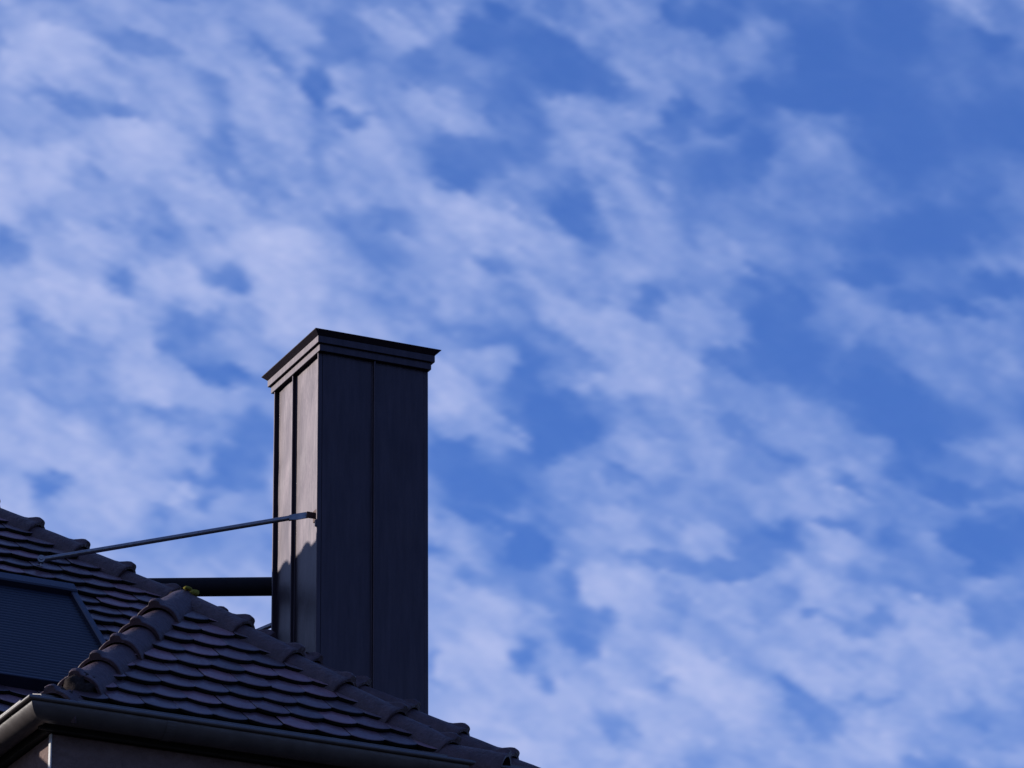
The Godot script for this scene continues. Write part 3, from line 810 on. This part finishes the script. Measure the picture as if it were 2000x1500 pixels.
func make_house() -> Node3D:
	var house := thing("house", "tile-roofed house with a small hipped gablet in front and zinc gutters under its eaves", "house", house_frame())
	var tm := tan(deg_to_rad(MAIN_PITCH))
	var run := MAIN_FRONT - MAIN_TOP                      # half the width of the main roof
	var top_y := EAVE + run * tm
	var left := -1.35                                     # the left slope is a little steeper
	var mid := MAIN_RIGHT - run
	var back := MAIN_TOP - 7.0
	var peak := Vector3(mid, top_y, MAIN_TOP)
	var peak_back := Vector3(mid, top_y, back)
	var back_eave := back - run
	var wing_top := WING_APEX.y
	var apex := WING_APEX
	var wing_back := MAIN_FRONT - (wing_top - EAVE) / tm  # where the wing's ridge runs into the main roof

	# walls
	var st := builder()
	box(st, Vector3(left + 0.3, 0, back_eave + 0.3), Vector3(MAIN_RIGHT - 0.3, EAVE - 0.17, MAIN_FRONT - 0.3))
	part("wall", finish(st), "plaster", house)
	st = builder()
	box(st, Vector3(0.085, 0, MAIN_FRONT - 0.29), Vector3(GUTTER_END - 0.2, EAVE - 0.165, -0.06), 0.006)
	var front_wall := part("wall", finish(st), "plaster", house)
	front_wall.set_meta("label", "plastered wall of the small front wing, lit on its left side")

	st = builder()
	box(st, Vector3(0.079, 0, -0.085), Vector3(0.087, EAVE - 0.166, -0.056), 0.003)
	part("corner_bead", finish(st), "bead", house)

	# main roof: the boarding, with its tiles on it
	st = builder()
	var fl := Vector3(left, EAVE, MAIN_FRONT)
	var fr := Vector3(MAIN_RIGHT, EAVE, MAIN_FRONT)
	var bl := Vector3(left, EAVE, back_eave)
	var br := Vector3(MAIN_RIGHT, EAVE, back_eave)
	var sag := Vector3(0, -0.10, 0)
	for f in [[fl, fr, peak], [br, bl, peak_back]]:
		tri(st, f[0], f[1], f[2])
		tri(st, f[1] + sag, f[0] + sag, f[2] + sag)
	for f in [[fr, br, peak_back, peak], [bl, fl, peak, peak_back]]:
		quad(st, f[0], f[1], f[2], f[3])
		quad(st, f[1] + sag, f[0] + sag, f[3] + sag, f[2] + sag)
	for f in [[fl, fr], [fr, br], [br, bl], [bl, fl]]:
		quad(st, f[0] + sag, f[1] + sag, f[1], f[0])
	var main_roof := part("main_roof", finish(st), "deck", house)

	# wing roof
	st = builder()
	var wl := Vector3(WING_LEFT, EAVE, 0)
	var wr := Vector3(WING_RIGHT, EAVE, 0)
	var rb := Vector3(apex.x, wing_top, wing_back)
	var wlb := Vector3(WING_LEFT, EAVE, MAIN_FRONT)
	var wrb := Vector3(WING_RIGHT, EAVE, MAIN_FRONT)
	tri(st, wl, wr, apex)
	quad(st, wr, wrb, rb, apex)
	quad(st, wlb, wl, apex, rb)
	tri(st, wr + sag, wl + sag, apex + sag)
	quad(st, wrb + sag, wr + sag, apex + sag, rb + sag)
	quad(st, wl + sag, wlb + sag, rb + sag, apex + sag)
	for f in [[wl, wr], [wr, wrb], [wlb, wl]]:
		quad(st, f[0] + sag, f[1] + sag, f[1], f[0])
	var wing_roof := part("wing_roof", finish(st), "deck", house)

	# tiles of the main roof's front slope: u along the eave from x = 0, v up the slope
	var cm := cos(deg_to_rad(MAIN_PITCH))
	var sm := sin(deg_to_rad(MAIN_PITCH))
	var slope := run / cm
	var up_front := Vector3(0, sm, -cm)
	var in_wing := PackedVector2Array([Vector2(0.3, -0.2), Vector2(2.1, -0.2), Vector2(2.1, 0.0), Vector2(apex.x, (wing_top - EAVE) / sm - 0.12), Vector2(0.3, 0.0)])
	lay_tiles(main_roof, Vector3(0, EAVE, MAIN_FRONT), Vector3.RIGHT, up_front,
		PackedVector2Array([Vector2(left, -0.04), Vector2(MAIN_RIGHT - 0.05, -0.04), Vector2(mid - 0.02, slope - 0.05)]),
		0.1475, -0.0135, 0.063, [Rect2(0.45, 1.75, 2.6, 2.7), Rect2(-0.2, 0.35, 1.0, 1.0)], in_wing)
	# the right, left and back slopes
	var left_run := mid - left
	var left_slope := Vector2(left_run, top_y - EAVE).length()
	var long := absf(back_eave - MAIN_FRONT)
	lay_tiles(main_roof, fr, Vector3.FORWARD, Vector3(-cm, sm, 0), PackedVector2Array([Vector2(0, -0.04), Vector2(long, -0.04), Vector2(long - run, slope), Vector2(run, slope)]), 0.1475, -0.0135, 0.05, [], PackedVector2Array())
	lay_tiles(main_roof, bl, Vector3.BACK, Vector3(left_run, top_y - EAVE, 0) / left_slope, PackedVector2Array([Vector2(0, -0.04), Vector2(long, -0.04), Vector2(long - run, left_slope), Vector2(run, left_slope)]), 0.1475, -0.0135, 0.05, [], PackedVector2Array())
	lay_tiles(main_roof, br, Vector3.LEFT, Vector3(0, sm, cm), PackedVector2Array([Vector2(0, -0.04), Vector2(MAIN_RIGHT - left, -0.04), Vector2(run, slope)]), 0.1475, -0.0135, 0.05, [], PackedVector2Array())
	# and of the wing
	var front_len := Vector2(apex.z, wing_top - EAVE).length()
	var up_wing := Vector3(0, wing_top - EAVE, apex.z) / front_len
	lay_tiles(wing_roof, Vector3(0, EAVE, 0), Vector3.RIGHT, up_wing, PackedVector2Array([Vector2(WING_LEFT - 0.1, -0.05), Vector2(WING_RIGHT + 0.12, -0.05), Vector2(WING_RIGHT - 0.10, 0.08), Vector2(apex.x - 0.02, front_len - 0.05), Vector2(WING_LEFT + 0.05, 0.08)]), 0.153, -0.037, 0.071, [Rect2(-1, -1, 9, 9)], PackedVector2Array())
	for e in [[wr, -1.0, WING_RIGHT - apex.x], [wl, 1.0, apex.x - WING_LEFT]]:
		var side_len := Vector2(e[2], wing_top - EAVE).length()
		var face := PackedVector2Array()
		for q in [Vector2(0, -0.05), Vector2(-MAIN_FRONT, -0.05), Vector2(-wing_back, side_len), Vector2(-apex.z, side_len)]:
			face.append(Vector2(-q.x, q.y) if e[1] > 0 else q)
		lay_tiles(wing_roof, e[0], Vector3.FORWARD if e[1] < 0 else Vector3.BACK, Vector3(e[1] * e[2], wing_top - EAVE, 0) / side_len, face, 0.153, -0.037, 0.05, [], PackedVector2Array())

	# hip and ridge tiles
	lay_hip(main_roof, fr, peak, 0.118, 0.331, 0.05)
	lay_hip(main_roof, fl, peak, 0.1, 0.33, 0.015)
	lay_hip(main_roof, br, peak_back, 0.1, 0.33, 0.015)
	lay_hip(main_roof, bl, peak_back, 0.1, 0.33, 0.015)
	lay_hip(main_roof, peak, peak_back, -0.05, 0.33, 0.015)
	lay_hip(wing_roof, wl, apex, 0.125, 0.325, 0.045, 0.02)
	lay_hip(wing_roof, Vector3(0.03, EAVE - 0.09, 0.06), Vector3(0.40, EAVE + 0.11, -0.27), 0.0, 0.9, 0.03)
	lay_hip(wing_roof, wr, apex, 0.02, 0.34, 0.045, 0.05)
	# the lowest tiles of both hips lie flatter, out over the eave
	lay_hip(wing_roof, Vector3(2.36, EAVE - 0.10, 0.16), Vector3(2.03, EAVE + 0.035, -0.09), 0.0, 0.9, 0.03, 0.4)
	lay_hip(wing_roof, rb, apex, 0.1, 0.36, 0.10, 0.0)

	# eaves: sheet strip over the gutter, fascia, soffit
	st = builder()
	box(st, Vector3(-0.03, -0.003, 0.0), Vector3(GUTTER_END, 0.0, 0.115))
	part("eave_strip", finish(st), "zinc", wing_roof, Transform3D(Basis(Vector3.RIGHT, 0.31), Vector3(0, EAVE + 0.003, -0.03)))
	st = builder()
	box(st, Vector3(-0.03, EAVE - 0.052, 0.0775), Vector3(GUTTER_END, EAVE - 0.031, 0.080))
	part("eave_strip", finish(st), "zinc", wing_roof)
	st = builder()
	var hem := [Vector3(-0.085, EAVE - 0.040, 0.04), Vector3(-0.085, EAVE - 0.040, MAIN_FRONT), Vector3(0.03, EAVE + 0.003, MAIN_FRONT), Vector3(0.03, EAVE + 0.003, 0.0)]
	quad(st, hem[1], hem[0], hem[3], hem[2])
	box(st, Vector3(-0.092, EAVE - 0.052, MAIN_FRONT), Vector3(-0.082, EAVE - 0.036, -0.02), 0.003)
	part("eave_strip", finish(st), "zinc", wing_roof)
	st = builder()
	box(st, Vector3(0.0, EAVE - 0.17, -0.03), Vector3(GUTTER_END, EAVE - 0.02, -0.005), 0.004)
	part("fascia", finish(st), "soffit", house)
	st = builder()
	box(st, Vector3(0.045, EAVE - 0.17, MAIN_FRONT + 0.02), Vector3(0.07, EAVE - 0.02, -0.035), 0.004)
	part("fascia", finish(st), "soffit", house)
	st = builder()
	box(st, Vector3(0.05, EAVE - 0.162, MAIN_FRONT), Vector3(GUTTER_END - 0.02, EAVE - 0.15, -0.02))
	part("soffit", finish(st), "soffit", house)
	st = builder()
	box(st, Vector3(left + 0.02, EAVE - 0.165, back_eave + 0.02), Vector3(MAIN_RIGHT - 0.02, EAVE - 0.153, MAIN_FRONT - 0.02))
	part("soffit", finish(st), "soffit", house)

	# gutters, the front and left ones mitred where they meet
	part("gutter", gutter_mesh(GUTTER_END + 0.06, -1.0, 0.0), "zinc", house, Transform3D(Basis(), Vector3(-0.025, EAVE - 0.085, 0.072)))
	var lg := part("gutter", gutter_mesh(1.1, 0.0, 1.0), "zinc", house, Transform3D(Basis(Vector3.UP, -PI / 2.0), Vector3(-0.025, EAVE - 0.085, 0.072 - 1.1)))
	lg.set_meta("label", "sunlit zinc gutter at the left end of the eave")
	part("gutter", gutter_mesh(absf(left) - 0.05, 0.0, 0.0), "zinc", house, Transform3D(Basis(), Vector3(left, EAVE - 0.085, MAIN_FRONT + 0.075)))

	for x in [0.58, 1.95]:
		st = builder()
		for k in 16:
			var p := PI + PI * k / 16.0
			var q := PI + PI * (k + 1) / 16.0
			var wide := 0.022 if x > 1.0 else 0.05
			var o := Vector3(x, EAVE - 0.085, 0.072)
			quad(st, o + Vector3(wide, sin(p) * 0.081, cos(p) * 0.081), o + Vector3(0, sin(p) * 0.081, cos(p) * 0.081), o + Vector3(0, sin(q) * 0.081, cos(q) * 0.081), o + Vector3(wide, sin(q) * 0.081, cos(q) * 0.081))
		part("gutter_joint" if x < 1.0 else "gutter_bracket", finish(st), "zinc", house)

	# mortar bedding and lichen where the wing's top meets the main hip
	st = builder()
	blob(st, apex + Vector3(0.02, -0.02, -0.05), Vector3(0.10, 0.055, 0.09), 3)
	part("mortar_bed", finish(st), "mortar", wing_roof)
	for c in [[wl, 0.13, 6], [Vector3(0.09, EAVE - 0.045, 0.0), 0.0, 4], [Vector3(2.30, EAVE - 0.085, 0.10), 0.0, 5]]:
		st = builder()
		blob(st, c[0] + (apex - c[0]).normalized() * (c[1] + 0.03) + Vector3(0, -0.012, 0), Vector3(0.085, 0.085, 0.085), c[2])
		part("mortar_bed", finish(st), "mortar", wing_roof)
	st = builder()
	blob(st, apex + Vector3(0.050, 0.012, 0.055), Vector3(0.026, 0.016, 0.024), 8)
	blob(st, apex + Vector3(0.015, 0.034, 0.05), Vector3(0.022, 0.010, 0.016), 9)
	part("lichen", finish(st), "lichen", wing_roof)
	# a tuft of moss at the end of a hip tile
	for c in [[main_roof, fr, peak, 0.118 + 0.331 * 6.0]]:
		st = builder()
		var d: Vector3 = (c[2] - c[1]).normalized()
		var p: Vector3 = c[1] + d * c[3]
		for k in 7:
			var foot := p + Vector3(rng.randf_range(-0.012, 0.012), 0.070, rng.randf_range(-0.012, 0.012)) + d * rng.randf_range(0.0, 0.02)
			rod(st, foot, foot + Vector3(rng.randf_range(-0.012, 0.016), rng.randf_range(0.022, 0.036), rng.randf_range(-0.01, 0.01)), 0.0030, 0.0006, 5)
		part("moss_tuft", finish(st), "moss", c[0])
	return house


func blob(st: SurfaceTool, c: Vector3, r: Vector3, s: int) -> void:
	var n := FastNoiseLite.new()
	n.seed = s
	n.frequency = 1.0
	var rings := 10
	var around := 16
	st.set_smooth_group(1)
	var p := []
	for i in rings + 1:
		var row := []
		for k in around:
			var a := PI * i / rings
			var b := TAU * k / around
			var e := Vector3(sin(a) * cos(b), cos(a), sin(a) * sin(b))
			row.append(c + e * r * (1.0 + 0.45 * n.get_noise_3dv(e * 2.2) + 0.2 * n.get_noise_3dv(e * 6.0)))
		p.append(row)
	for i in rings:
		for k in around:
			var j := (k + 1) % around
			quad(st, p[i][k], p[i][j], p[i + 1][j], p[i + 1][k])
	st.set_smooth_group(-1)


# ---------------------------------------------------------------- the chimney

const CHIMNEY_AT := Vector3(2.83, 0.0, -2.995)   # its near corner, in the house's axes
const CHIMNEY_W := 0.637
const CHIMNEY_D := 0.652
const CHIMNEY_TOP := 11.912


func chimney_frame() -> Transform3D:
	return house_frame() * Transform3D(Basis(Vector3.UP, deg_to_rad(-1.8)), CHIMNEY_AT)


func panel_mesh(width: float, height: float, s: int) -> ArrayMesh:
	# a sheet that is not quite flat: slightly dished, with soft buckles
	var n := FastNoiseLite.new()
	n.seed = s
	n.frequency = 1.0
	var st := builder()
	st.set_smooth_group(1)
	var nx := 8
	var ny := 40
	var p := []
	for j in ny + 1:
		var row := []
		for i in nx + 1:
			var x := width * i / nx
			var y := height * j / ny
			var rim := smoothstep(0.0, 0.18, float(i) / nx) * smoothstep(1.0, 0.82, float(i) / nx)
			row.append(Vector3(x, y, 0.004 + rim * (0.0012 + 0.0042 * n.get_noise_2d(x * 3.0, y * 2.1) + 0.0008 * n.get_noise_2d(x * 9.0 + 40.0, y * 6.0))))
		p.append(row)
	for j in ny:
		for i in nx:
			quad(st, p[j][i], p[j][i + 1], p[j + 1][i + 1], p[j + 1][i])
	st.set_smooth_group(-1)
	for i in nx:
		for j in [0, ny]:
			var a: Vector3 = p[j][i]
			var b: Vector3 = p[j][i + 1]
			if j == 0:
				quad(st, Vector3(a.x, a.y, -0.002), Vector3(b.x, b.y, -0.002), b, a)
			else:
				quad(st, a, b, Vector3(b.x, b.y, -0.002), Vector3(a.x, a.y, -0.002))
	return finish(st)


func make_chimney() -> void:
	var o := thing("chimney", "tall square chimney clad in dark standing-seam metal with a stepped cornice on top", "chimney", chimney_frame())
	var w := CHIMNEY_W
	var d := CHIMNEY_D
	var low := 9.2
	var st := builder()
	box(st, Vector3(0.002, low, -d + 0.002), Vector3(w - 0.002, CHIMNEY_TOP + 0.05, -0.002))
	part("shaft", finish(st), "clad", o)
	# two sheets on each side, a standing seam between them
	var tall := CHIMNEY_TOP - low
	var sides := [
		[Transform3D(Basis(), Vector3(0, low, 0)), w, 0.5],                                   # front
		[Transform3D(Basis(Vector3.UP, PI), Vector3(w, low, -d)), w, 0.5],                    # back
		[Transform3D(Basis(Vector3.UP, -PI / 2.0), Vector3(0, low, -d)), d, 0.42],            # left
		[Transform3D(Basis(Vector3.UP, PI / 2.0), Vector3(w, low, 0)), d, 0.5],               # right
	]
	for k in 4:
		var f: Transform3D = sides[k][0]
		var wide: float = sides[k][1]
		var seam: float = wide * sides[k][2]
		part("cladding_panel", panel_mesh(seam - 0.006, tall, 10 + k), "clad", o, f)
		part("cladding_panel", panel_mesh(wide - seam - 0.006, tall, 20 + k), "clad", o, f * Transform3D(Basis(), Vector3(seam + 0.006, 0, 0)))
		st = builder()
		box(st, Vector3(seam - 0.006, 0, 0.0), Vector3(seam + 0.006, tall, 0.027 if k >= 2 else 0.026), 0.003)
		box(st, Vector3(seam - 0.010, 0, 0.0), Vector3(seam + 0.010, tall, 0.007), 0.002)
		part("standing_seam", finish(st), "clad", o, f)
	# seams at the corners, standing out to the left and right
	for c in [[0.0, 0.0, -1.0], [0.0, -d, -1.0], [w, 0.0, 1.0], [w, -d, 1.0]]:
		st = builder()
		var z0: float = c[1] - 0.010 if c[1] == 0.0 else c[1] - 0.004
		var x0: float = c[0] if c[2] > 0 else c[0] - 0.028
		box(st, Vector3(x0, low, z0), Vector3(x0 + 0.028, CHIMNEY_TOP, z0 + 0.014), 0.003)
		part("corner_seam", finish(st), "clad", o)
	# cornice
	var y := CHIMNEY_TOP
	st = builder()
	square_sweep(st, [Vector2(0.0, y), Vector2(0.033, y), Vector2(0.034, y + 0.002), Vector2(0.034, y + 0.043), Vector2(0.0, y + 0.043)], 0, w, -d, 0)
	part("lower_fascia", finish(st), "clad", o)
	st = builder()
	square_sweep(st, [Vector2(0.0, y + 0.0435), Vector2(0.049, y + 0.0435), Vector2(0.050, y + 0.0455), Vector2(0.050, y + 0.084), Vector2(0.0, y + 0.086)], 0, w, -d, 0)
	part("upper_fascia", finish(st), "clad", o)
	st = builder()
	square_sweep(st, [Vector2(0.048, y + 0.084), Vector2(0.052, y + 0.086), Vector2(0.078, y + 0.112), Vector2(0.079, y + 0.115), Vector2(0.076, y + 0.117), Vector2(-0.25, y + 0.135)], 0, w, -d, 0)
	quad(st, Vector3(0.25, y + 0.135, -0.25), Vector3(w - 0.25, y + 0.135, -0.25), Vector3(w - 0.25, y + 0.135, 0.25 - d), Vector3(0.25, y + 0.135, 0.25 - d))
	part("cap", finish(st), "clad", o)
	# flashing where it goes through the roof, and the lead apron at the near corner
	var tm := tan(deg_to_rad(MAIN_PITCH))
	var roof_at := EAVE + (MAIN_RIGHT - CHIMNEY_AT.x) * tm   # height of the right slope at the near corner
	st = builder()
	var corners := [Vector3(0, 0, 0), Vector3(w, 0, 0), Vector3(w, 0, -d), Vector3(0, 0, -d)]
	for k in 4:
		var a: Vector3 = corners[k]
		var b: Vector3 = corners[(k + 1) % 4]
		var n := Vector3(b.z - a.z, 0, a.x - b.x).normalized() * -1.0
		var ya := roof_at - a.x * tm
		var yb := roof_at - b.x * tm
		var ea := a + n * 0.012 + (a - b).normalized() * 0.012
		var eb := b + n * 0.012 + (b - a).normalized() * 0.012
		var fa := a + n * 0.14 + (a - b).normalized() * 0.14
		var fb := b + n * 0.14 + (b - a).normalized() * 0.14
		quad(st, Vector3(ea.x, ya - 0.1, ea.z), Vector3(eb.x, yb - 0.1, eb.z), Vector3(eb.x, yb + 0.17, eb.z), Vector3(ea.x, ya + 0.17, ea.z))
		quad(st, Vector3(ea.x, ya + 0.17, ea.z), Vector3(eb.x, yb + 0.17, eb.z), Vector3(b.x, yb + 0.175, b.z), Vector3(a.x, ya + 0.175, a.z))
		quad(st, Vector3(fa.x, roof_at - fa.x * tm + 0.055, fa.z), Vector3(fb.x, roof_at - fb.x * tm + 0.055, fb.z), Vector3(eb.x, roof_at - eb.x * tm + 0.075, eb.z), Vector3(ea.x, roof_at - ea.x * tm + 0.075, ea.z))
	part("flashing", finish(st), "flashing", o)
	# a small clip on the near seam
	st = builder()
	box(st, Vector3(-0.036, 10.845, -0.013), Vector3(-0.026, 10.885, 0.003), 0.002)
	part("clip", finish(st), "clad", o)
	rebase(o, Vector3(w / 2.0, low, -d / 2.0))


# ---------------------------------------------------------------- things on the roof

func make_roof_window() -> void:
	# set in the main roof's front slope; its frame stands up from the tiles, a little steeper than they
	var cm := cos(deg_to_rad(MAIN_PITCH))
	var sm := sin(deg_to_rad(MAIN_PITCH))
	# own axes: x along the eave to the right, y up the slope, z out of the roof
	var low_z := -2.08
	var base := house_frame() * Transform3D(Basis(Vector3(1, 0, 0), Vector3(0, sm, -cm), Vector3(0, cm, sm)), Vector3(1.31, main_height(low_z), low_z))
	var o := thing("roof_window", "roof window with dark blue frame and closed slatted shutter, cut off by the left edge", "roof window", base * Transform3D(Basis(Vector3.RIGHT, deg_to_rad(4.0)), Vector3(0, 0, 0.02)))
	var wide := 1.14
	var tall := 1.20
	var rim := 0.036
	var st := builder()
	box(st, Vector3(-wide, 0, -0.12), Vector3(0, tall, 0.045))
	part("casing", finish(st), "deck", o)
	st = builder()
	box(st, Vector3(-rim, -0.01, -0.1), Vector3(0.004, tall, 0.075), 0.006)
	part("frame_rail", finish(st), "frame", o)
	st = builder()
	box(st, Vector3(-wide - 0.004, -0.01, -0.1), Vector3(-wide + rim, tall, 0.075), 0.006)
	part("frame_rail", finish(st), "frame", o)
	st = builder()
	box(st, Vector3(-wide - 0.006, tall - 0.02, -0.1), Vector3(0.006, tall + 0.07, 0.085), 0.008)
	part("shutter_box", finish(st), "frame", o)
	st = builder()
	box(st, Vector3(-wide + rim, -0.014, -0.1), Vector3(-rim, 0.012, 0.062), 0.004)
	part("frame_rail", finish(st), "frame", o)
	# shutter slats
	var n := 33
	var pitch := (tall - 0.03) / n
	for k in n:
		st = builder()
		var y := 0.011 + k * pitch
		var bow := []
		for i in 5:
			var t := i / 4.0
			bow.append(Vector2(y + t * (pitch - 0.003), 0.046 + 0.0025 * sin(PI * t)))
		st.set_smooth_group(1)
		for i in 4:
			quad(st, Vector3(-wide + rim, bow[i].x, bow[i].y), Vector3(-rim, bow[i].x, bow[i].y), Vector3(-rim, bow[i + 1].x, bow[i + 1].y), Vector3(-wide + rim, bow[i + 1].x, bow[i + 1].y))
		st.set_smooth_group(-1)
		quad(st, Vector3(-wide + rim, bow[4].x, bow[4].y), Vector3(-rim, bow[4].x, bow[4].y), Vector3(-rim, bow[4].x, 0.04), Vector3(-wide + rim, bow[4].x, 0.04))
		quad(st, Vector3(-wide + rim, bow[0].x, 0.04), Vector3(-rim, bow[0].x, 0.04), Vector3(-rim, bow[0].x, bow[0].y), Vector3(-wide + rim, bow[0].x, bow[0].y))
		part("slat", finish(st), "slat", o)


func make_braces() -> void:
	# the long brace from the front slope to the chimney's left side
	var foot := Vector3(1.366, main_height(-3.577), -3.577)
	var ball := foot + Vector3(0.0, 0.062, 0.012)
	var to_house := Transform3D(Basis(Vector3.UP, deg_to_rad(-1.8)), CHIMNEY_AT)
	var lug := to_house * Vector3(-0.052, 10.938, -0.084)
	var o := thing("chimney_brace", "long grey steel rod bracing the chimney, clamped to the tiles near the roof window", "brace", house_frame() * Transform3D(Basis(), foot), "steel rods bracing the chimney")
	var a := ball - foot
	var b := lug - foot
	var along := (b - a).normalized()
	var st := builder()
	rod(st, a + along * 0.01, b - along * 0.10, 0.0145, 0.0145, 16)
	part("rod", finish(st), "galvanised", o)
	st = builder()
	# the flattened end of the tube
	var flat_up := Vector3.UP
	var thin := along.cross(flat_up).normalized()
	var e0 := b - along * 0.105
	var e1 := b - along * 0.062
	var e2 := b + along * 0.012
	var sections := []
	for s in [[e0, 0.0140, 0.0140], [e1, 0.0185, 0.004], [e2, 0.0185, 0.004]]:
		var c: Vector3 = s[0]
		var hu: float = s[1]
		var ht: float = s[2]
		sections.append([c - flat_up * hu - thin * ht, c + flat_up * hu - thin * ht, c + flat_up * hu + thin * ht, c - flat_up * hu + thin * ht])
	for k in 2:
		for i in 4:
			var j := (i + 1) % 4
			quad(st, sections[k][j], sections[k][i], sections[k + 1][i], sections[k + 1][j])
	quad(st, sections[2][3], sections[2][2], sections[2][1], sections[2][0])
	part("flattened_end", finish(st), "galvanised", o)
	st = builder()
	rod(st, b - thin * 0.014, b + thin * 0.014, 0.009, 0.009, 6)
	part("bolt", finish(st), "galvanised", o)
	# bracket on the chimney
	st = builder()
	box(st, Vector3(-0.060, 10.917, -0.078), Vector3(-0.002, 10.955, -0.068), 0.003)
	box(st, Vector3(-0.010, 10.900, -0.098), Vector3(-0.002, 10.972, -0.050), 0.002)
	part("bracket", finish(st), "rust", o, Transform3D(Basis(), -foot) * to_house)
	# the clamp on the roof: a ball on a stud
	st = builder()
	rod(st, Vector3(0, -0.03, 0), a, 0.005, 0.005, 10)
	part("stud", finish(st), "galvanised", o)
	st = builder()
	rod(st, a - thin * 0.022, a + thin * 0.022, 0.021, 0.021, 18)
	rod(st, a - thin * 0.030, a - thin * 0.022, 0.010, 0.012, 6)
	rod(st, a + thin * 0.022, a + thin * 0.030, 0.012, 0.010, 6)
	part("clamp", finish(st), "galvanised", o)

	# the short one behind it, seen under the dark pipe
	var tm := tan(deg_to_rad(MAIN_PITCH))
	var foot2 := Vector3(2.40, EAVE + (MAIN_RIGHT - 2.40) * tm, -4.02)
	var o2 := thing("chimney_brace", "short grey rod end left of the chimney, low beneath the dark pipe", "brace", house_frame() * Transform3D(Basis(), foot2), "steel rods bracing the chimney")
	var head2 := to_house * Vector3(0.06, 10.515, -CHIMNEY_D - 0.03)
	st = builder()
	rod(st, Vector3(0, 0.05, 0), head2 - foot2, 0.0145, 0.0145, 16)
	part("rod", finish(st), "galvanised", o2)
	st = builder()
	rod(st, Vector3(0, -0.03, 0), Vector3(0, 0.06, 0), 0.006, 0.006, 10)
	part("stud", finish(st), "galvanised", o2)
	st = builder()
	box(st, Vector3(0.03, 10.49, -CHIMNEY_D - 0.05), Vector3(0.09, 10.54, -CHIMNEY_D + 0.005), 0.003)
	part("bracket", finish(st), "rust", o2, Transform3D(Basis(), -foot2) * to_house)


func make_flue_pipe() -> void:
	# a level pipe that leaves the right-hand slope behind the hip and enters the back of the chimney
	var at := Transform3D()
	var o := thing("flue_pipe", "thick dark level pipe running from behind the roof hip into the chimney", "pipe", at)
	var y := 10.777
	var z := -25.2
	var st := builder()
	rod(st, Vector3(-3.05, y, z), Vector3(-0.86, y, z), 0.0555, 0.0555, 28)
	part("tube", finish(st), "pipe", o)
	for x in [-2.72, -1.02]:
		st = builder()
		rod(st, Vector3(x, y, z), Vector3(x + 0.05, y, z), 0.059, 0.059, 28)
		part("joint_sleeve", finish(st), "pipe", o)
	rebase(o, Vector3(-2.63, y, z))
